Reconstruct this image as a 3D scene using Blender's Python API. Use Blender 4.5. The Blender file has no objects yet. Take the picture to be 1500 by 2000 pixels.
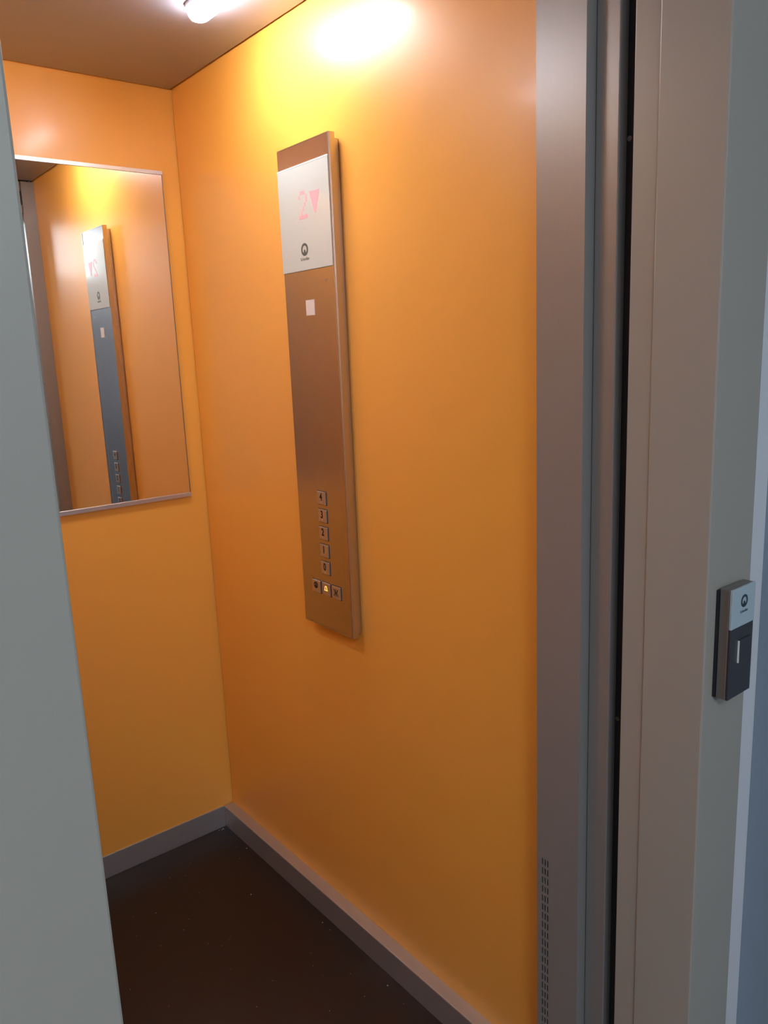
import bpy, bmesh, math
from mathutils import Vector, Matrix

S = bpy.context.scene
C = S.collection

# ------------------------------------------------------------------ camera
YAW, PITCH, ROLL = 0.6726, 0.2021, -0.0409
FPX = 1541.0
cam_d = bpy.data.cameras.new('camera')
cam = bpy.data.objects.new('camera', cam_d)
C.objects.link(cam)
S.camera = cam
sy, cy = math.sin(YAW), math.cos(YAW)
sp, cp = math.sin(PITCH), math.cos(PITCH)
fwd = Vector((sy * cp, cy * cp, -sp))
rt = Vector((cy, -sy, 0))
up = rt.cross(fwd)
r2 = math.cos(ROLL) * rt + math.sin(ROLL) * up
u2 = -math.sin(ROLL) * rt + math.cos(ROLL) * up
M = Matrix((r2, u2, -fwd)).transposed().to_4x4()
M.translation = Vector((-1.0081, -2.093, 1.4469))
cam.matrix_world = M
cam_d.sensor_fit = 'VERTICAL'
cam_d.sensor_height = 24.0
cam_d.lens = FPX / 2000.0 * 24.0
cam_d.clip_start = 0.02

# ------------------------------------------------------------------ exposure, world, light levels
S.view_settings.view_transform = 'Standard'
S.view_settings.look = 'None'
S.view_settings.gamma = 1.0
S.view_settings.use_curve_mapping = False
S.view_settings.exposure = 1.0
LAMP = 39.0            # cab ceiling lamps (emission of the diffusers)
LAMP_COL = (0.96, 0.96, 1.05)
WINDOW = 6.0           # glow of the unseen panes on the landing
WINDOW_COL = (0.78, 0.90, 1.0)
al = bpy.data.lights.new('landing_fill_light', 'AREA')      # unseen fill light added to brighten the landing faces
al.shape = 'RECTANGLE'
al.size, al.size_y = 0.6, 0.6
al.energy = 17.0
al.color = (0.76, 0.87, 1.0)
ao = bpy.data.objects.new('landing_fill_light', al)
C.objects.link(ao)
ao.location = (-1.5, -3.3, 2.59)
w = bpy.data.worlds.new('world')
S.world = w
w.use_nodes = True
w.node_tree.nodes['Background'].inputs[0].default_value = (0.7, 0.85, 1.0, 1)
w.node_tree.nodes['Background'].inputs[1].default_value = 0.3

# ------------------------------------------------------------------ materials
def mat(name, col, rough=0.5, metal=0.0, spec=0.5, noise=None, bump=None, emis=None, estr=0.0,
        coat=0.0, coat_rough=0.1, aniso=None, rough_var=None):
    m = bpy.data.materials.new(name)
    m.use_nodes = True
    nt = m.node_tree
    b = nt.nodes['Principled BSDF']
    b.inputs['Base Color'].default_value = (*col, 1)
    b.inputs['Roughness'].default_value = rough
    b.inputs['Metallic'].default_value = metal
    b.inputs['Specular IOR Level'].default_value = spec
    b.inputs['Coat Weight'].default_value = coat
    b.inputs['Coat Roughness'].default_value = coat_rough
    if emis:
        b.inputs['Emission Color'].default_value = (*emis, 1)
        b.inputs['Emission Strength'].default_value = estr
    tc = nt.nodes.new('ShaderNodeTexCoord')
    if noise:                                   # (scale xyz, amount)
        mp = nt.nodes.new('ShaderNodeMapping')
        mp.inputs['Scale'].default_value = noise[0]
        n = nt.nodes.new('ShaderNodeTexNoise')
        n.inputs['Scale'].default_value = 1.0
        n.inputs['Detail'].default_value = 4
        r = nt.nodes.new('ShaderNodeMapRange')
        r.inputs['To Min'].default_value = 1 - noise[1]
        r.inputs['To Max'].default_value = 1 + noise[1]
        mx = nt.nodes.new('ShaderNodeVectorMath')
        mx.operation = 'SCALE'
        mx.inputs[0].default_value = col
        nt.links.new(tc.outputs['Object'], mp.inputs['Vector'])
        nt.links.new(mp.outputs[0], n.inputs['Vector'])
        nt.links.new(n.outputs['Fac'], r.inputs['Value'])
        nt.links.new(r.outputs[0], mx.inputs['Scale'])
        nt.links.new(mx.outputs[0], b.inputs['Base Color'])
        if rough_var:
            r3 = nt.nodes.new('ShaderNodeMapRange')
            r3.inputs['To Min'].default_value = rough - rough_var
            r3.inputs['To Max'].default_value = rough + rough_var
            nt.links.new(n.outputs['Fac'], r3.inputs['Value'])
            nt.links.new(r3.outputs[0], b.inputs['Roughness'])
    if bump:                                    # (scale xyz, strength, distance)
        mp = nt.nodes.new('ShaderNodeMapping')
        mp.inputs['Scale'].default_value = bump[0]
        n = nt.nodes.new('ShaderNodeTexNoise')
        n.inputs['Scale'].default_value = 1.0
        n.inputs['Detail'].default_value = 3
        bp = nt.nodes.new('ShaderNodeBump')
        bp.inputs['Strength'].default_value = bump[1]
        bp.inputs['Distance'].default_value = bump[2]
        nt.links.new(tc.outputs['Object'], mp.inputs['Vector'])
        nt.links.new(mp.outputs[0], n.inputs['Vector'])
        nt.links.new(n.outputs['Fac'], bp.inputs['Height'])
        nt.links.new(bp.outputs[0], b.inputs['Normal'])
    return m

ORANGE = mat('orange_laminate', (0.89, 0.42, 0.070), 0.38, spec=0.55, coat=0.12, coat_rough=0.14, noise=((3, 3, 3), 0.02), bump=((220, 220, 220), 0.03, 0.001))
CEIL = mat('taupe_ceiling_panel', (0.34, 0.34, 0.38), 0.36, metal=0.3, noise=((4, 60, 4), 0.02))
STEEL = mat('brushed_steel', (0.56, 0.53, 0.52), 0.30, metal=1.0, noise=((2, 400, 2), 0.05), rough_var=0.04)
STEEL_V = mat('brushed_steel_panel', (0.55, 0.49, 0.47), 0.27, metal=1.0, noise=((150, 150, 1.5), 0.012), rough_var=0.01)
ALU = mat('satin_aluminium', (0.56, 0.54, 0.55), 0.36, metal=0.75, noise=((2, 2, 300), 0.04))
PAINT = mat('grey_metal_paint', (0.355, 0.325, 0.275), 0.36, spec=0.5, noise=((900, 900, 900), 0.03), bump=((700, 700, 700), 0.06, 0.0004))
COLM = mat('satin_column_paint', (0.285, 0.27, 0.255), 0.34, metal=0.22, noise=((60, 300, 3), 0.03))
LEAF = mat('satin_leaf_paint', (0.32, 0.33, 0.35), 0.38, metal=0.1, noise=((60, 300, 3), 0.03))
SCREW = mat('blackened_screw', (0.22, 0.21, 0.21), 0.3, metal=0.8)
DARK = mat('black_rubber', (0.012, 0.012, 0.014), 0.55)
SHAFT = mat('dark_shaft_metal', (0.02, 0.02, 0.022), 0.5)
FLOOR = mat('dark_brown_rubber', (0.015, 0.009, 0.007), 0.38, spec=0.4, noise=((90, 90, 90), 0.25), bump=((500, 500, 500), 0.15, 0.0006))
MIRROR = mat('mirror_silver', (0.88, 0.87, 0.84), 0.01, metal=1.0)
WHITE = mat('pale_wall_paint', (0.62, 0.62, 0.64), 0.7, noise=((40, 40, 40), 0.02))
BLUE = mat('blue_grey_wall', (0.26, 0.31, 0.37), 0.6, noise=((40, 40, 40), 0.02))  # darker and bluer than the pale front wall
LFLOOR = mat('landing_floor', (0.22, 0.21, 0.20), 0.5, noise=((30, 30, 30), 0.1))
LCEIL = mat('landing_ceiling', (0.75, 0.75, 0.76), 0.8)
GLASS_W = mat('white_back_painted_glass', (0.56, 0.61, 0.57), 0.12, spec=0.5)
GLASS_S = mat('grey_back_painted_glass', (0.42, 0.50, 0.53), 0.15, spec=0.5)
GLASS_E = mat('painted_bright_edge', (0.9, 0.9, 0.88), 0.2)  # glass-edge highlight put into the colour, reused on the call button
MARK = mat('dark_print', (0.10, 0.105, 0.09), 0.5)
MARK_S = mat('blue_black_print', (0.025, 0.05, 0.07), 0.5)
INK = mat('black_engraving', (0.012, 0.006, 0.004), 0.6)
LED = mat('pink_display_led', (0.75, 0.40, 0.42), 0.4, emis=(1.0, 0.25, 0.35), estr=0.08)
BELL = mat('yellow_lit_symbol', (0.8, 0.5, 0.1), 0.4, emis=(1.0, 0.55, 0.12), estr=0.75)
TILE = mat('white_indicator_window', (0.72, 0.66, 0.62), 0.3)
BUTTON = mat('button_steel', (0.60, 0.52, 0.46), 0.34, metal=0.9)
STN_DARK = mat('dark_brushed_station_plate', (0.085, 0.08, 0.09), 0.32, metal=0.6, noise=((500, 3, 3), 0.06))
STN_SIDE = mat('station_side_metal', (0.30, 0.27, 0.25), 0.35, metal=0.8)
DUST = mat('pale_lint', (0.5, 0.48, 0.45), 0.9)
DIFF = mat('lamp_diffuser', (0.9, 0.9, 0.9), 0.5, emis=LAMP_COL, estr=LAMP)
FRAME_W = mat('white_window_frame', (0.8, 0.8, 0.8), 0.5)

# ------------------------------------------------------------------ mesh helpers
def box(bm, x0, x1, y0, y1, z0, z1):
    vs = [bm.verts.new((x, y, z)) for x in (x0, x1) for y in (y0, y1) for z in (z0, z1)]
    for f in ((0, 1, 3, 2), (4, 6, 7, 5), (0, 4, 5, 1), (2, 3, 7, 6), (0, 2, 6, 4), (1, 5, 7, 3)):
        bm.faces.new([vs[i] for i in f])
    return vs

def prism(bm, pts, z0, z1, T=None):
    """polygon pts in local xy, extruded z0..z1, mapped by T (Matrix)"""
    T = T or Matrix.Identity(4)
    a = [bm.verts.new(T @ Vector((p[0], p[1], z0))) for p in pts]
    b = [bm.verts.new(T @ Vector((p[0], p[1], z1))) for p in pts]
    bm.faces.new(a[::-1])
    bm.faces.new(b)
    n = len(pts)
    for i in range(n):
        j = (i + 1) % n
        bm.faces.new((a[i], a[j], b[j], b[i]))

def link(name, bm, m, parent=None, bevel=0.0, seg=2, smooth=False):
    bmesh.ops.recalc_face_normals(bm, faces=bm.faces)
    if bevel:
        bmesh.ops.bevel(bm, geom=[e for e in bm.edges if e.is_manifold and e.calc_face_angle(0) > 0.5],
                        offset=bevel, segments=seg, affect='EDGES', profile=0.5, clamp_overlap=True)
    me = bpy.data.meshes.new(name)
    bm.to_mesh(me)
    bm.free()
    me.materials.append(m)
    if smooth:
        for p in me.polygons:
            p.use_smooth = True
    o = bpy.data.objects.new(name, me)
    C.objects.link(o)
    if parent:
        o.parent = parent
        o.matrix_parent_inverse = Matrix.Translation(-parent.location)
    return o

def bx(name, m, dims, parent=None, bevel=0.0):
    bm = bmesh.new()
    box(bm, *dims)
    return link(name, bm, m, parent, bevel)

def struct(o):
    o['kind'] = 'structure'
    return o

def thing(name, label, cat, loc, kind=None, group=None):
    o = bpy.data.objects.new(name, None)
    o.empty_display_size = 0.05
    o.location = loc
    C.objects.link(o)
    if kind:
        o['kind'] = kind
    if label:
        o['label'] = label
        o['category'] = cat
    if group:
        o['group'] = group
    return o

def frame_x(x, y, z):
    """local frame on a surface facing -x: right = -y, up = +z"""
    T = Matrix(((0, 0, -1, x), (-1, 0, 0, y), (0, 1, 0, z), (0, 0, 0, 1)))
    return T

def frame_y(x, y, z):
    """local frame on a surface facing -y: right = +x, up = +z"""
    return Matrix(((1, 0, 0, x), (0, 0, -1, y), (0, 1, 0, z), (0, 0, 0, 1)))

def rect(bm, T, x0, x1, y0, y1, z0, z1):
    prism(bm, [(x0, y0), (x1, y0), (x1, y1), (x0, y1)], z0, z1, T)

def stroke(bm, T, pts, wd, z1, z0=-0.0002):
    for (ax, ay), (bx_, by) in zip(pts[:-1], pts[1:]):
        d = Vector((bx_ - ax, by - ay))
        d.normalize()
        n = Vector((-d.y, d.x)) * wd / 2
        e = d * wd * 0.35
        prism(bm, [(ax - e.x - n.x, ay - e.y - n.y), (bx_ + e.x - n.x, by + e.y - n.y),
                   (bx_ + e.x + n.x, by + e.y + n.y), (ax - e.x + n.x, ay - e.y + n.y)], z0, z1, T)

def ring(bm, T, cx, cyy, ro, ri, z1, n=40, z0=-0.0002, a0=0.0, a1=2 * math.pi):
    steps = n
    prev = None
    full = abs(a1 - a0 - 2 * math.pi) < 1e-6
    rows = []
    for i in range(steps + (0 if full else 1)):
        a = a0 + (a1 - a0) * i / steps
        c, s = math.cos(a), math.sin(a)
        rows.append([bm.verts.new(T @ Vector((cx + r * c, cyy + r * s, z)))
                     for r, z in ((ro, z0), (ro, z1), (ri, z1), (ri, z0))])
    m = len(rows)
    for i in range(m if full else m - 1):
        A, B = rows[i], rows[(i + 1) % m]
        for k in range(4):
            l = (k + 1) % 4
            bm.faces.new((A[k], A[l], B[l], B[k]))
    if not full:
        bm.faces.new(rows[0])
        bm.faces.new(rows[-1][::-1])

def disc(bm, T, cx, cyy, r, z1, n=20, z0=-0.0002, rx=None):
    prism(bm, [(cx + (rx or r) * math.cos(2 * math.pi * i / n), cyy + r * math.sin(2 * math.pi * i / n)) for i in range(n)], z0, z1, T)

def text(name, s, T, size, depth, m, parent, xs=1.0, bold=0.0):
    cu = bpy.data.curves.new(name, 'FONT')
    cu.body = s
    cu.size = size
    cu.align_x = 'CENTER'
    cu.align_y = 'CENTER'
    cu.extrude = depth
    cu.offset = bold
    t = bpy.data.objects.new(name, cu)
    C.objects.link(t)
    dg = bpy.context.evaluated_depsgraph_get()
    me = bpy.data.meshes.new_from_object(t.evaluated_get(dg))
    bpy.data.objects.remove(t)
    me.transform(Matrix.Diagonal((xs, 1, 1, 1)))
    me.transform(T)
    me.materials.clear()
    me.materials.append(m)
    o = bpy.data.objects.new(name, me)
    C.objects.link(o)
    o.parent = parent
    o.matrix_parent_inverse = Matrix.Translation(-parent.location)
    return o

H = 2.14        # cab ceiling height
WL = -1.01      # left cab wall
YF = -1.281     # inner face of the front columns
XR = -0.05      # right column face
XL = -0.86      # left column face
ZH = 2.02       # opening height

# ------------------------------------------------------------------ cab shell
struct(bx('wall_right', ORANGE, (0.0, 0.03, YF - 0.02, -0.0040, 0.0, H + 0.02)))
struct(bx('wall_back', ORANGE, (WL - 0.03, 0.03, 0.0, 0.03, 0.0, H + 0.02)))
struct(bx('wall_left', ORANGE, (WL - 0.03, WL, YF - 0.02, -0.0040, 0.0, H + 0.02)))
struct(bx('ceiling', CEIL, (WL + 0.006, -0.006, YF, -0.005, H, H + 0.02)))
struct(bx('trim_1', SHAFT, (WL - 0.03, 0.03, YF - 0.02, 0.03, H + 0.021, H + 0.06)))      # dark backing added over the ceiling gaps to keep light out
struct(bx('floor', FLOOR, (WL, 0.0, -1.37, 0.0, -0.03, 0.0)))
# skirtings
bm = bmesh.new()
prof = [(-0.0316, 0.0), (-0.0316, 0.0668), (-0.0303, 0.0691), (0.0, 0.0691), (0.0, 0.0)]
T = Matrix(((1, 0, 0, 0), (0, 0, 1, 0), (0, 1, 0, 0), (0, 0, 0, 1)))
prism(bm, prof, YF, -0.004, T)
struct(link('baseboard_right', bm, ALU, bevel=0.0006))
struct(bx('baseboard_back', ALU, (WL + 0.003, -0.0318, -0.004, -0.0001, 0.0, 0.0691), bevel=0.0008))
struct(bx('baseboard_left', ALU, (WL, WL + 0.03, YF, -0.0045, 0.0, 0.0691), bevel=0.0008))

# ------------------------------------------------------------------ cab entrance: columns with ventilation slots, leaf edges, header
door = struct(thing('door_1', None, None, (XR, -1.36, 0)))
def column_face(bm, x, thick, ya, yb, z0, z1, slots=True):
    """sheet facing -x from ya (back) to yb (front) with rows of punched slots"""
    cols = [-1.2930, -1.2987, -1.3044]
    hw = 0.00145
    yc = [ya]
    for c in cols:
        yc += [c + hw, c - hw]
    yc.append(yb)
    pitch, hh, ztop = 0.0179, 0.0133, 0.5706
    zc = [z1]
    z = ztop
    while z > 0.03:
        zc += [z, z - hh]
        z -= pitch
    zc.append(z0)
    grid = [[[bm.verts.new((xx, y, z)) for z in zc] for y in yc] for xx in (x, x + thick)]
    ny, nz = len(yc) - 1, len(zc) - 1
    def hole(i, j):
        return slots and i in (1, 3, 5) and j % 2 == 1 and 0 < j < nz
    for i in range(ny):
        for j in range(nz):
            if hole(i, j):
                a, b = grid
                q = [(i, j), (i + 1, j), (i + 1, j + 1), (i, j + 1)]
                for k in range(4):
                    p0, p1 = q[k], q[(k + 1) % 4]
                    bm.faces.new((a[p0[0]][p0[1]], a[p1[0]][p1[1]], b[p1[0]][p1[1]], b[p0[0]][p0[1]]))
            else:
                for g in grid:
                    bm.faces.new((g[i][j], g[i + 1][j], g[i + 1][j + 1], g[i][j + 1]))
    for i in range(ny):
        for j in (0, nz):
            bm.faces.new((grid[0][i][j], grid[0][i + 1][j], grid[1][i + 1][j], grid[1][i][j]))
    for j in range(nz):
        for i in (0, ny):
            bm.faces.new((grid[0][i][j], grid[0][i][j + 1], grid[1][i][j + 1], grid[1][i][j]))
bm = bmesh.new()
column_face(bm, XR, 0.0015, YF, -1.3668, 0.0, ZH)
# returns of the folded sheet: inside face towards the cab, outside face towards the landing
box(bm, XR + 0.0016, -0.0005, YF - 0.0015, YF, 0.0, H - 0.004)
box(bm, XR, -0.028, -1.3684, -1.3668, 0.0, ZH)
col = link('column', bm, COLM, door)
bx('slot_shade_sheet', SHAFT, (XR + 0.020, XR + 0.022, -1.330, YF - 0.003, 0.0, 0.62), door)  # dark sheet added behind the slots for the shade inside the column
bx('column', COLM, (WL + 0.001, XL, -1.3684, YF, 0.0, H - 0.004), door, bevel=0.0015)
# leaf edge with small step, retracted
bx('door_leaf', COLM, (-0.0288, 0.02, -1.4076, -1.3686, 0.004, ZH), door, bevel=0.002)
bx('door_leaf', LEAF, (WL, -0.868, -1.4076, -1.3686, 0.004, ZH), door, bevel=0.002)
bx('header', COLM, (XL + 0.0005, XR - 0.0005, -1.3684, YF - 0.0002, ZH, H - 0.004), door, bevel=0.0015)
bx('header_slot', DARK, (XL + 0.0005, XR - 0.0005, YF - 0.0001, YF + 0.0015, ZH + 0.03, ZH + 0.08), door)
bx('header', LEAF, (WL, 0.02, -1.4076, -1.3686, ZH, H), door)
bx('sill', ALU, (XL - 0.05, XR + 0.05, -1.412, -1.371, -0.03, 0.0), door, bevel=0.001)

# dark strip in the gap between cab and landing, with its screws
gap = struct(thing('trim_2', None, None, (-0.011, -1.42, 0)))
bx('rubber_strip', DARK, (-0.0115, 0.02, -1.4400, -1.4078, 0.0, 2.3), gap)
bx('rubber_strip', DARK, (-0.93, -0.90, -1.4400, -1.4078, 0.0, 2.3), gap)
for zc in (1.716, 0.862):
    bm = bmesh.new()
    T = frame_x(-0.0115, -1.4125, zc)
    disc(bm, T, 0, 0, 0.0036, 0.0010, n=20)
    disc(bm, T, 0, 0, 0.0022, 0.0016, n=20)
    link('screw', bm, SCREW, gap, bevel=0.0003)

# ------------------------------------------------------------------ landing entrance frame
lf = struct(thing('door_2', None, None, (XR, -1.5, 0)))
for s, x0, x1 in ((1, -0.0462, 0.067), (-1, -0.977, -0.8638)):
    bx('jamb', PAINT, (x0, x1, -1.4790, -1.4412, 0.0, ZH), lf, bevel=0.0012)
for x0, x1 in ((-0.050, 0.067), (-0.977, -0.860)):
    bx('frame_post', PAINT, (x0, x1, -1.5733, -1.4792, 0.0, ZH + 0.11), lf, bevel=0.0022)
bx('frame_header', PAINT, (-0.8598, -0.0502, -1.5733, -1.4412, ZH, ZH + 0.11), lf, bevel=0.0022)
bx('landing_sill', ALU, (-0.90, 0.0, -1.4785, -1.4425, -0.03, 0.0), lf, bevel=0.001)

# ------------------------------------------------------------------ landing room
struct(bx('wall_front', WHITE, (0.0672, 0.18, -1.568, -1.45, 0.0, 2.6)))
w3 = struct(bx('wall_front_left', WHITE, (-3.0, -0.9772, -1.568, -1.45, 0.0, 2.6)))
struct(bx('wall_front_top', WHITE, (-0.977, 0.067, -1.568, -1.45, ZH + 0.1102, 2.6)))
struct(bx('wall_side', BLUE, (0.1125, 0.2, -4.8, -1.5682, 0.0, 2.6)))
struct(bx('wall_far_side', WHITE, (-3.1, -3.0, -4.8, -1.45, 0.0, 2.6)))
struct(bx('floor_landing', LFLOOR, (-3.1, 0.2, -4.8, -1.4795, -0.03, 0.0)))
struct(bx('ceiling_landing', LCEIL, (-3.1, 0.2, -4.9, -1.45, 2.6, 2.65)))
WINS = [(-1.50, 0.02, 2.12, 2.54, 1.0), (-2.90, -2.35, 1.00, 2.30, 0.10)]  # unseen panes: first inferred from reflections, second added as fill for the landing
bm = bmesh.new()
box(bm, -3.1, 0.2, -4.9, -4.8, 0, 1.0)
box(bm, -3.1, -2.90, -4.9, -4.8, 1.0, 2.6)
box(bm, -2.90, -2.35, -4.9, -4.8, 2.30, 2.6)
box(bm, -2.35, -1.50, -4.9, -4.8, 1.0, 2.6)
box(bm, -1.50, 0.2, -4.9, -4.8, 1.0, 2.12)
box(bm, -1.50, 0.2, -4.9, -4.8, 2.54, 2.6)
box(bm, 0.02, 0.2, -4.9, -4.8, 2.12, 2.54)
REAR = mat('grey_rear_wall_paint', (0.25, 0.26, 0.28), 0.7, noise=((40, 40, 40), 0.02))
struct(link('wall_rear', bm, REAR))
for k, (a0, a1, b0, b1, st) in enumerate(WINS):
    win = struct(thing('window_%d' % (k + 1), None, None, ((a0 + a1) / 2, -4.85, b0)))
    wm = mat('unseen_glow_pane_%d' % (k + 1), (0.9, 0.9, 0.9), 0.5, emis=WINDOW_COL, estr=WINDOW * st)
    bx('pane', wm, (a0, a1, -4.87, -4.86, b0, b1), win)
    bm = bmesh.new()
    for a in (a0, (a0 + a1) / 2 - 0.015, a1 - 0.03):
        box(bm, a, a + 0.03, -4.86, -4.81, b0 + 0.03, b1 - 0.03)
    box(bm, a0, a1, -4.86, -4.81, b0, b0 + 0.03)
    box(bm, a0, a1, -4.86, -4.81, b1 - 0.03, b1)
    link('window_frame', bm, FRAME_W, win)
# hoistway wall behind the gap, so no light leaks in beside the cab
struct(bx('trim_3', SHAFT, (0.04, 0.06, -1.45, 0.06, -0.05, 2.4)))
struct(bx('trim_4', SHAFT, (WL - 0.08, WL - 0.06, -1.45, 0.06, -0.05, 2.4)))
struct(bx('trim_5', SHAFT, (WL - 0.08, 0.06, -1.45, -1.30, 2.205, 2.25)))

# ------------------------------------------------------------------ ceiling lamps
def stadium(cx, cyy, hw, hl, n=14):
    pts = []
    for i in range(n + 1):
        a = math.pi * i / n
        pts.append((cx + hw * math.cos(a), cyy + hl - hw + hw * math.sin(a)))
    for i in range(n + 1):
        a = math.pi + math.pi * i / n
        pts.append((cx + hw * math.cos(a), cyy - hl + hw + hw * math.sin(a)))
    return pts
def lamp_body(bm, cx, cyy, layers):
    rows = [[bm.verts.new((p[0], p[1], H - z)) for p in stadium(cx, cyy, hw, hl)] for hw, hl, z in layers]
    n = len(rows[0])
    for A, B in zip(rows[:-1], rows[1:]):
        for i in range(n):
            bm.faces.new((A[i], A[(i + 1) % n], B[(i + 1) % n], B[i]))
    bm.faces.new(rows[0][::-1])
    bm.faces.new(rows[-1])
for cx, lab in ((-0.172, 'glowing white ceiling light near the wall with the control panel'),
                (-0.840, 'glowing white ceiling light near the left orange wall')):
    cyy, hl = -0.620, 0.130
    t = thing('ceiling_light', lab, 'light', (cx, cyy, H), group='cab ceiling lights')
    bm = bmesh.new()
    lamp_body(bm, cx, cyy, [(0.0235, hl, 0.0065), (0.0235, hl, 0.014), (0.0215, hl - 0.002, 0.021), (0.017, hl - 0.0065, 0.027), (0.009, hl - 0.0145, 0.0300)])
    link('diffuser', bm, DIFF, t)
    bm = bmesh.new()
    lamp_body(bm, cx, cyy, [(0.0265, hl + 0.003, 0.0002), (0.0265, hl + 0.003, 0.0055), (0.0250, hl + 0.0015, 0.0064)])
    link('base', bm, ALU, t)

# ------------------------------------------------------------------ mirror on the back wall
mr = thing('wall_mirror', 'large rectangular mirror with slim metal edges on the orange back wall', 'mirror', (-0.5, -0.0, 1.06))
MX0, MX1, MZ0, MZ1 = -0.995, -0.0525, 1.068, 1.9265
bx('mirror_glass', MIRROR, (MX0, MX1, -0.0085, -0.0040, MZ0, MZ1), mr, bevel=0.0008)
bx('backing_board', SHAFT, (MX0 + 0.004, MX1 - 0.004, -0.0039, -0.0002, MZ0, MZ1), mr)
bm = bmesh.new()
prism(bm, [(-0.0001, -0.007), (-0.0125, -0.007), (-0.0125, 0.0035), (-0.0105, 0.0045), (-0.009, 0.0035), (-0.009, -0.001), (-0.0001, -0.001)],
      MX0 - 0.002, MX1 + 0.0015, Matrix(((0, 0, 1, 0), (1, 0, 0, 0), (0, 1, 0, MZ0), (0, 0, 0, 1))))
link('bottom_rail', bm, ALU, mr)
bm = bmesh.new()
prism(bm, [(-0.0001, 0.006), (-0.0115, 0.006), (-0.0115, -0.003), (-0.009, -0.003), (-0.009, 0.001), (-0.0001, 0.001)],
      MX0 - 0.002, MX1 + 0.001, Matrix(((0, 0, 1, 0), (1, 0, 0, 0), (0, 1, 0, MZ1), (0, 0, 0, 1))))
link('top_rail', bm, ALU, mr)
bx('side_edge', STN_SIDE, (MX1 + 0.0002, MX1 + 0.0015, -0.0090, -0.0003, MZ0 + 0.0, MZ1 - 0.001), mr)

# ------------------------------------------------------------------ cab control panel
PX, PY0, PY1, PZ0, PZ1 = -0.027, -0.5400, -0.7335, 0.816, 1.875
cop = thing('elevator_control_panel', 'tall brushed steel control panel with glass display and floor buttons on the orange side wall',
            'control panel', (0.0, (PY0 + PY1) / 2, PZ0))
# wall-side body, stepped in from the face
bm = bmesh.new()
box(bm, -0.0115, -0.0001, PY1 + 0.003, PY0 - 0.004, PZ0 + 0.008, PZ1 - 0.010)
link('back_box', bm, STEEL, cop, bevel=0.001)
bm = bmesh.new()
e = 0.0038
# extruded side profile (x, y) : front lip, shallow groove
for y_out, sgn in ((PY1, 1),):
    pr = [(-0.0118, y_out + sgn * 0.0005), (-0.0240, y_out), (-0.0272, y_out + sgn * 0.0008), (-0.0276, y_out + sgn * e),
          (-0.0118, y_out + sgn * e)]
    prism(bm, pr, PZ0, PZ1)
box(bm, -0.0268, -0.0118, PY1 + e, PY0, PZ0, PZ0 + 0.0022)
box(bm, -0.0268, -0.0118, PY1 + e, PY0, PZ1 - 0.0022, PZ1)
link('edge_profile', bm, STEEL, cop)
bx('faceplate', STEEL_V, (-0.0266, -0.0120, PY1 + e + 0.0002, PY0, PZ0 + 0.0024, PZ1 - 0.0024), cop)
FX = -0.0266
gl = bx('display_glass', GLASS_W, (-0.0292, FX - 0.0001, PY1 + e + 0.0002, PY0 - 0.0002, 1.6205, 1.8300), cop, bevel=0.0006)
bx('glass_edge_highlight', GLASS_E, (-0.0294, FX - 0.0001, PY1 + e + 0.0002, PY0 - 0.0002, 1.8302, 1.8330), cop)  # top edge of the glass painted brighter, as lit from above
GX = -0.0292
# red-pink dot matrix floor number and arrow behind the glass
bm = bmesh.new()
T = frame_x(GX, -0.6330, 1.7520)
glyph = ['.###.', '#...#', '....#', '...#.', '..#..', '.#...', '#####']
p = 0.0066
for r, row in enumerate(glyph):
    for c, ch in enumerate(row):
        if ch == '#':
            rect(bm, T, (c - 2) * p - 0.0031, (c - 2) * p + 0.0031, (3 - r) * p * 1.2 - 0.0037, (3 - r) * p * 1.2 + 0.0037, -0.0002, 0.0003)
link('floor_digit', bm, LED, gl)
bm = bmesh.new()
T = frame_x(GX, -0.6765, 1.7530)
prism(bm, [(-0.0185, 0.0215), (0.0195, 0.0200), (0.004, -0.0225), (-0.002, -0.0225)], -0.0002, 0.0003, T)
link('down_arrow', bm, LED, gl)
def emblem(T, s, m, parent, t=0.0004):
    bm = bmesh.new()
    ring(bm, T, 0, 0, s, s * 0.62, t)
    prism(bm, [(-s * 0.40, -s * 0.68), (s * 0.40, -s * 0.68), (s * 0.14, -s * 0.02), (-s * 0.14, -s * 0.02)], -0.0002, t, T)
    return link('emblem', bm, m, parent)
emblem(frame_x(GX, -0.6304, 1.6628), 0.0130, MARK, gl)
text('lettering', 'Schindler', frame_x(GX, -0.6300, 1.6435) @ Matrix.Translation((0, 0, 0.0001)), 0.0092, 0.0002, MARK, gl)
# small square window and loudspeaker mark
ind = bx('indicator_window', TILE, (FX - 0.0010, FX + 0.001, -0.6525, -0.6200, 1.5265, 1.5590), cop, bevel=0.0005)
bm = bmesh.new()
T = frame_x(FX, -0.7000, 1.5945)
prism(bm, [(-0.0045, -0.0015), (-0.0020, -0.0015), (0.0005, -0.0045), (0.0005, 0.0045), (-0.0020, 0.0015), (-0.0045, 0.0015)], -0.0002, 0.0003, T)
ring(bm, T, 0.0005, 0, 0.0050, 0.0042, 0.0003, n=10, a0=-0.8, a1=0.8)
link('speaker_mark', bm, STN_SIDE, cop)

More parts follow.
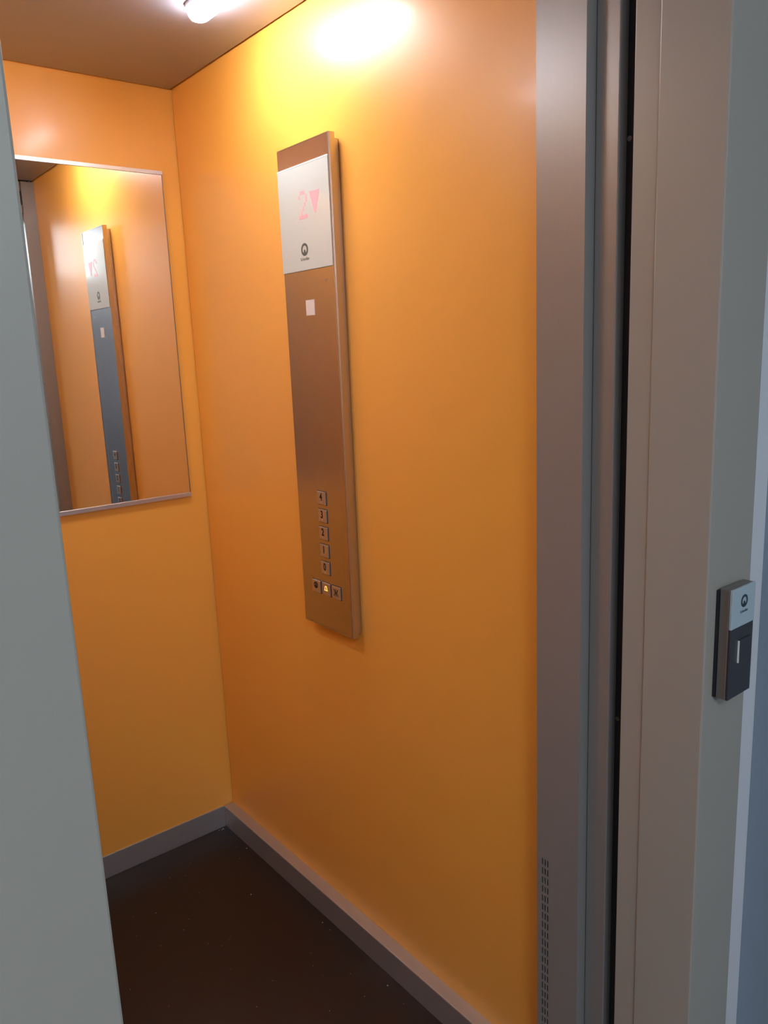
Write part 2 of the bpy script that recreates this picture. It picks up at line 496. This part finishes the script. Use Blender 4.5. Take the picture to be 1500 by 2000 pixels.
# buttons
def button(cyb, czb, kind):
    bm = bmesh.new()
    T = frame_x(FX, cyb, czb)
    rect(bm, T, -0.0162, 0.0162, -0.0148, 0.0148, -0.001, 0.0030)
    b = link('button', bm, BUTTON, cop, bevel=0.0010)
    # dark recess round the key
    bm = bmesh.new()
    o, i = 0.0176, 0.0163
    oh, ih = 0.0161, 0.0149
    for q in ((-o, o, ih, oh), (-o, o, -oh, -ih), (-o, -i, -ih, ih), (i, o, -ih, ih)):
        rect(bm, T, *q, -0.0001, 0.0003)
    link('surround', bm, INK, b)
    Z = 0.0030
    T2 = frame_x(FX - Z, cyb, czb)
    if kind.isdigit():
        text('digit', kind, T2 @ Matrix.Translation((-0.0010, 0.0022, 0.0001)), 0.0235, 0.0002, INK, b, xs=0.80, bold=0.0008)
    elif kind == 'alarm':
        bm = bmesh.new()
        pts = [(-0.0058, -0.0025), (-0.0038, -0.0005), (-0.0036, 0.0045), (-0.0018, 0.0072), (0.0018, 0.0072), (0.0036, 0.0045), (0.0038, -0.0005), (0.0058, -0.0025), (-0.0058, -0.0025)]
        stroke(bm, T2, pts, 0.0013, 0.0004)
        link('symbol', bm, BELL, b)
    elif kind == 'close':
        bm = bmesh.new()
        stroke(bm, T2, [(0, -0.0075), (0, 0.0085)], 0.0016, 0.0004)
        stroke(bm, T2, [(-0.0075, 0.0080), (-0.0025, 0.0005), (-0.0075, -0.0070)], 0.0020, 0.0004)
        stroke(bm, T2, [(0.0075, 0.0080), (0.0025, 0.0005), (0.0075, -0.0070)], 0.0020, 0.0004)
        link('symbol', bm, INK, b)
    else:
        bm = bmesh.new()
        disc(bm, T2, -0.001, 0.0025, 0.0080, 0.0004, n=28)
        link('symbol', bm, INK, b)
        bm = bmesh.new()
        ring(bm, T2, -0.001, 0.0010, 0.0052, 0.0036, 0.0007, n=12, a0=math.radians(20), a1=math.radians(160))
        disc(bm, T2, -0.0056, 0.0022, 0.0014, 0.0007, n=12)
        disc(bm, T2, 0.0036, 0.0022, 0.0014, 0.0007, n=12)
        link('handset', bm, STN_SIDE, b)
    if kind != 'phone' and kind != 'alarm':
        bm = bmesh.new()
        for dx, dy in {'4': ((0, 0), (1, 0), (1, -1)), '3': ((0, 0), (1, 0)), '2': ((0, 0), (0, -1)), '1': ((0, 0),),
                       '0': ((1, 0), (0, -1), (1, -1)), 'close': ((0, 0), (1, 0))}[kind]:
            disc(bm, T2, -0.002 + dx * 0.0024, -0.0088 + dy * 0.0022, 0.0008, 0.0006, n=10)
        link('braille_dots', bm, STEEL, b)
    return b
for k, d in enumerate('43210'):
    button(-0.6395, 1.1267 - 0.0409 * k, d)
for yy, kd in ((-0.5985, 'phone'), (-0.6382, 'alarm'), (-0.6780, 'close')):
    button(yy, 0.9122, kd)

# ------------------------------------------------------------------ landing call station
SY = -1.5955
SX0, SX1, SZ0, SZ1, SZM = -0.0250, 0.0372, 0.9575, 1.1150, 1.0590
cs = thing('call_station', 'small elevator call station with pale glass top and dark plate on the grey door frame', 'call button',
           ((SX0 + SX1) / 2, -1.5735, SZ0))
bx('housing', STN_SIDE, (SX0 - 0.0, SX1, -1.5915, -1.5775, SZ0, SZ1), cs, bevel=0.0012)
bx('base', DARK, (SX0 - 0.0015, SX1 + 0.0005, -1.5774, -1.57335, SZ0 + 0.001, SZ1 - 0.003), cs)
sg = bx('glass_cover', GLASS_S, (SX0, SX1, SY, -1.5917, SZM + 0.0003, SZ1), cs, bevel=0.0007)
bx('button_plate', STN_DARK, (SX0 + 0.0006, SX1, SY + 0.0008, -1.5917, SZ0, SZM - 0.0003), cs, bevel=0.0005)
bm = bmesh.new()
T = frame_y(0.0135, SY + 0.0008, 1.0235)
rect(bm, T, -0.0160, 0.0160, -0.0165, 0.0165, -0.0008, 0.0022)
link('call_button', bm, STN_DARK, cs, bevel=0.0007)
bx('button_edge', GLASS_E, (-0.0034, -0.00275, SY - 0.0016, SY + 0.0007, 1.0075, 1.0395), cs)
emblem(frame_y(0.0070, SY, 1.0945), 0.0090, MARK_S, sg)
text('lettering', 'Schindler', frame_y(0.0075, SY, 1.0800) @ Matrix.Translation((0, 0, 0.0001)), 0.0056, 0.0002, MARK_S, sg)

# ------------------------------------------------------------------ specks of lint on the cab floor
bm = bmesh.new()
import random
rnd = random.Random(3)
spots = [(-0.0413, -0.152, 2.0), (-0.047, -0.014, 2.4), (-0.052, -0.016, 1.6), (-0.0501, -0.5646, 1.6), (-0.135, -0.343, 1.6), (-0.0546, -0.8368, 1.8), (-0.3625, -0.236, 1.0), (-0.06, -0.012, 1.6)]
for i in range(60):
    spots.append((rnd.uniform(-0.6, -0.04), rnd.uniform(-1.2, -0.01), rnd.uniform(0.3, 0.8)))
for x, y, s in spots:
    n = 6
    prism(bm, [(x + s * 0.0011 * math.cos(i * 1.047 + s) * (1 + 0.4 * math.sin(i * 2.3 + x * 90)), y + s * 0.0011 * math.sin(i * 1.047 + s)) for i in range(n)], 0.0001, 0.0006)
lint = link('floor_lint', bm, DUST)
lint['kind'] = 'stuff'
lint['label'] = 'tiny pale specks of lint scattered on the dark cab floor'
lint['category'] = 'dust'
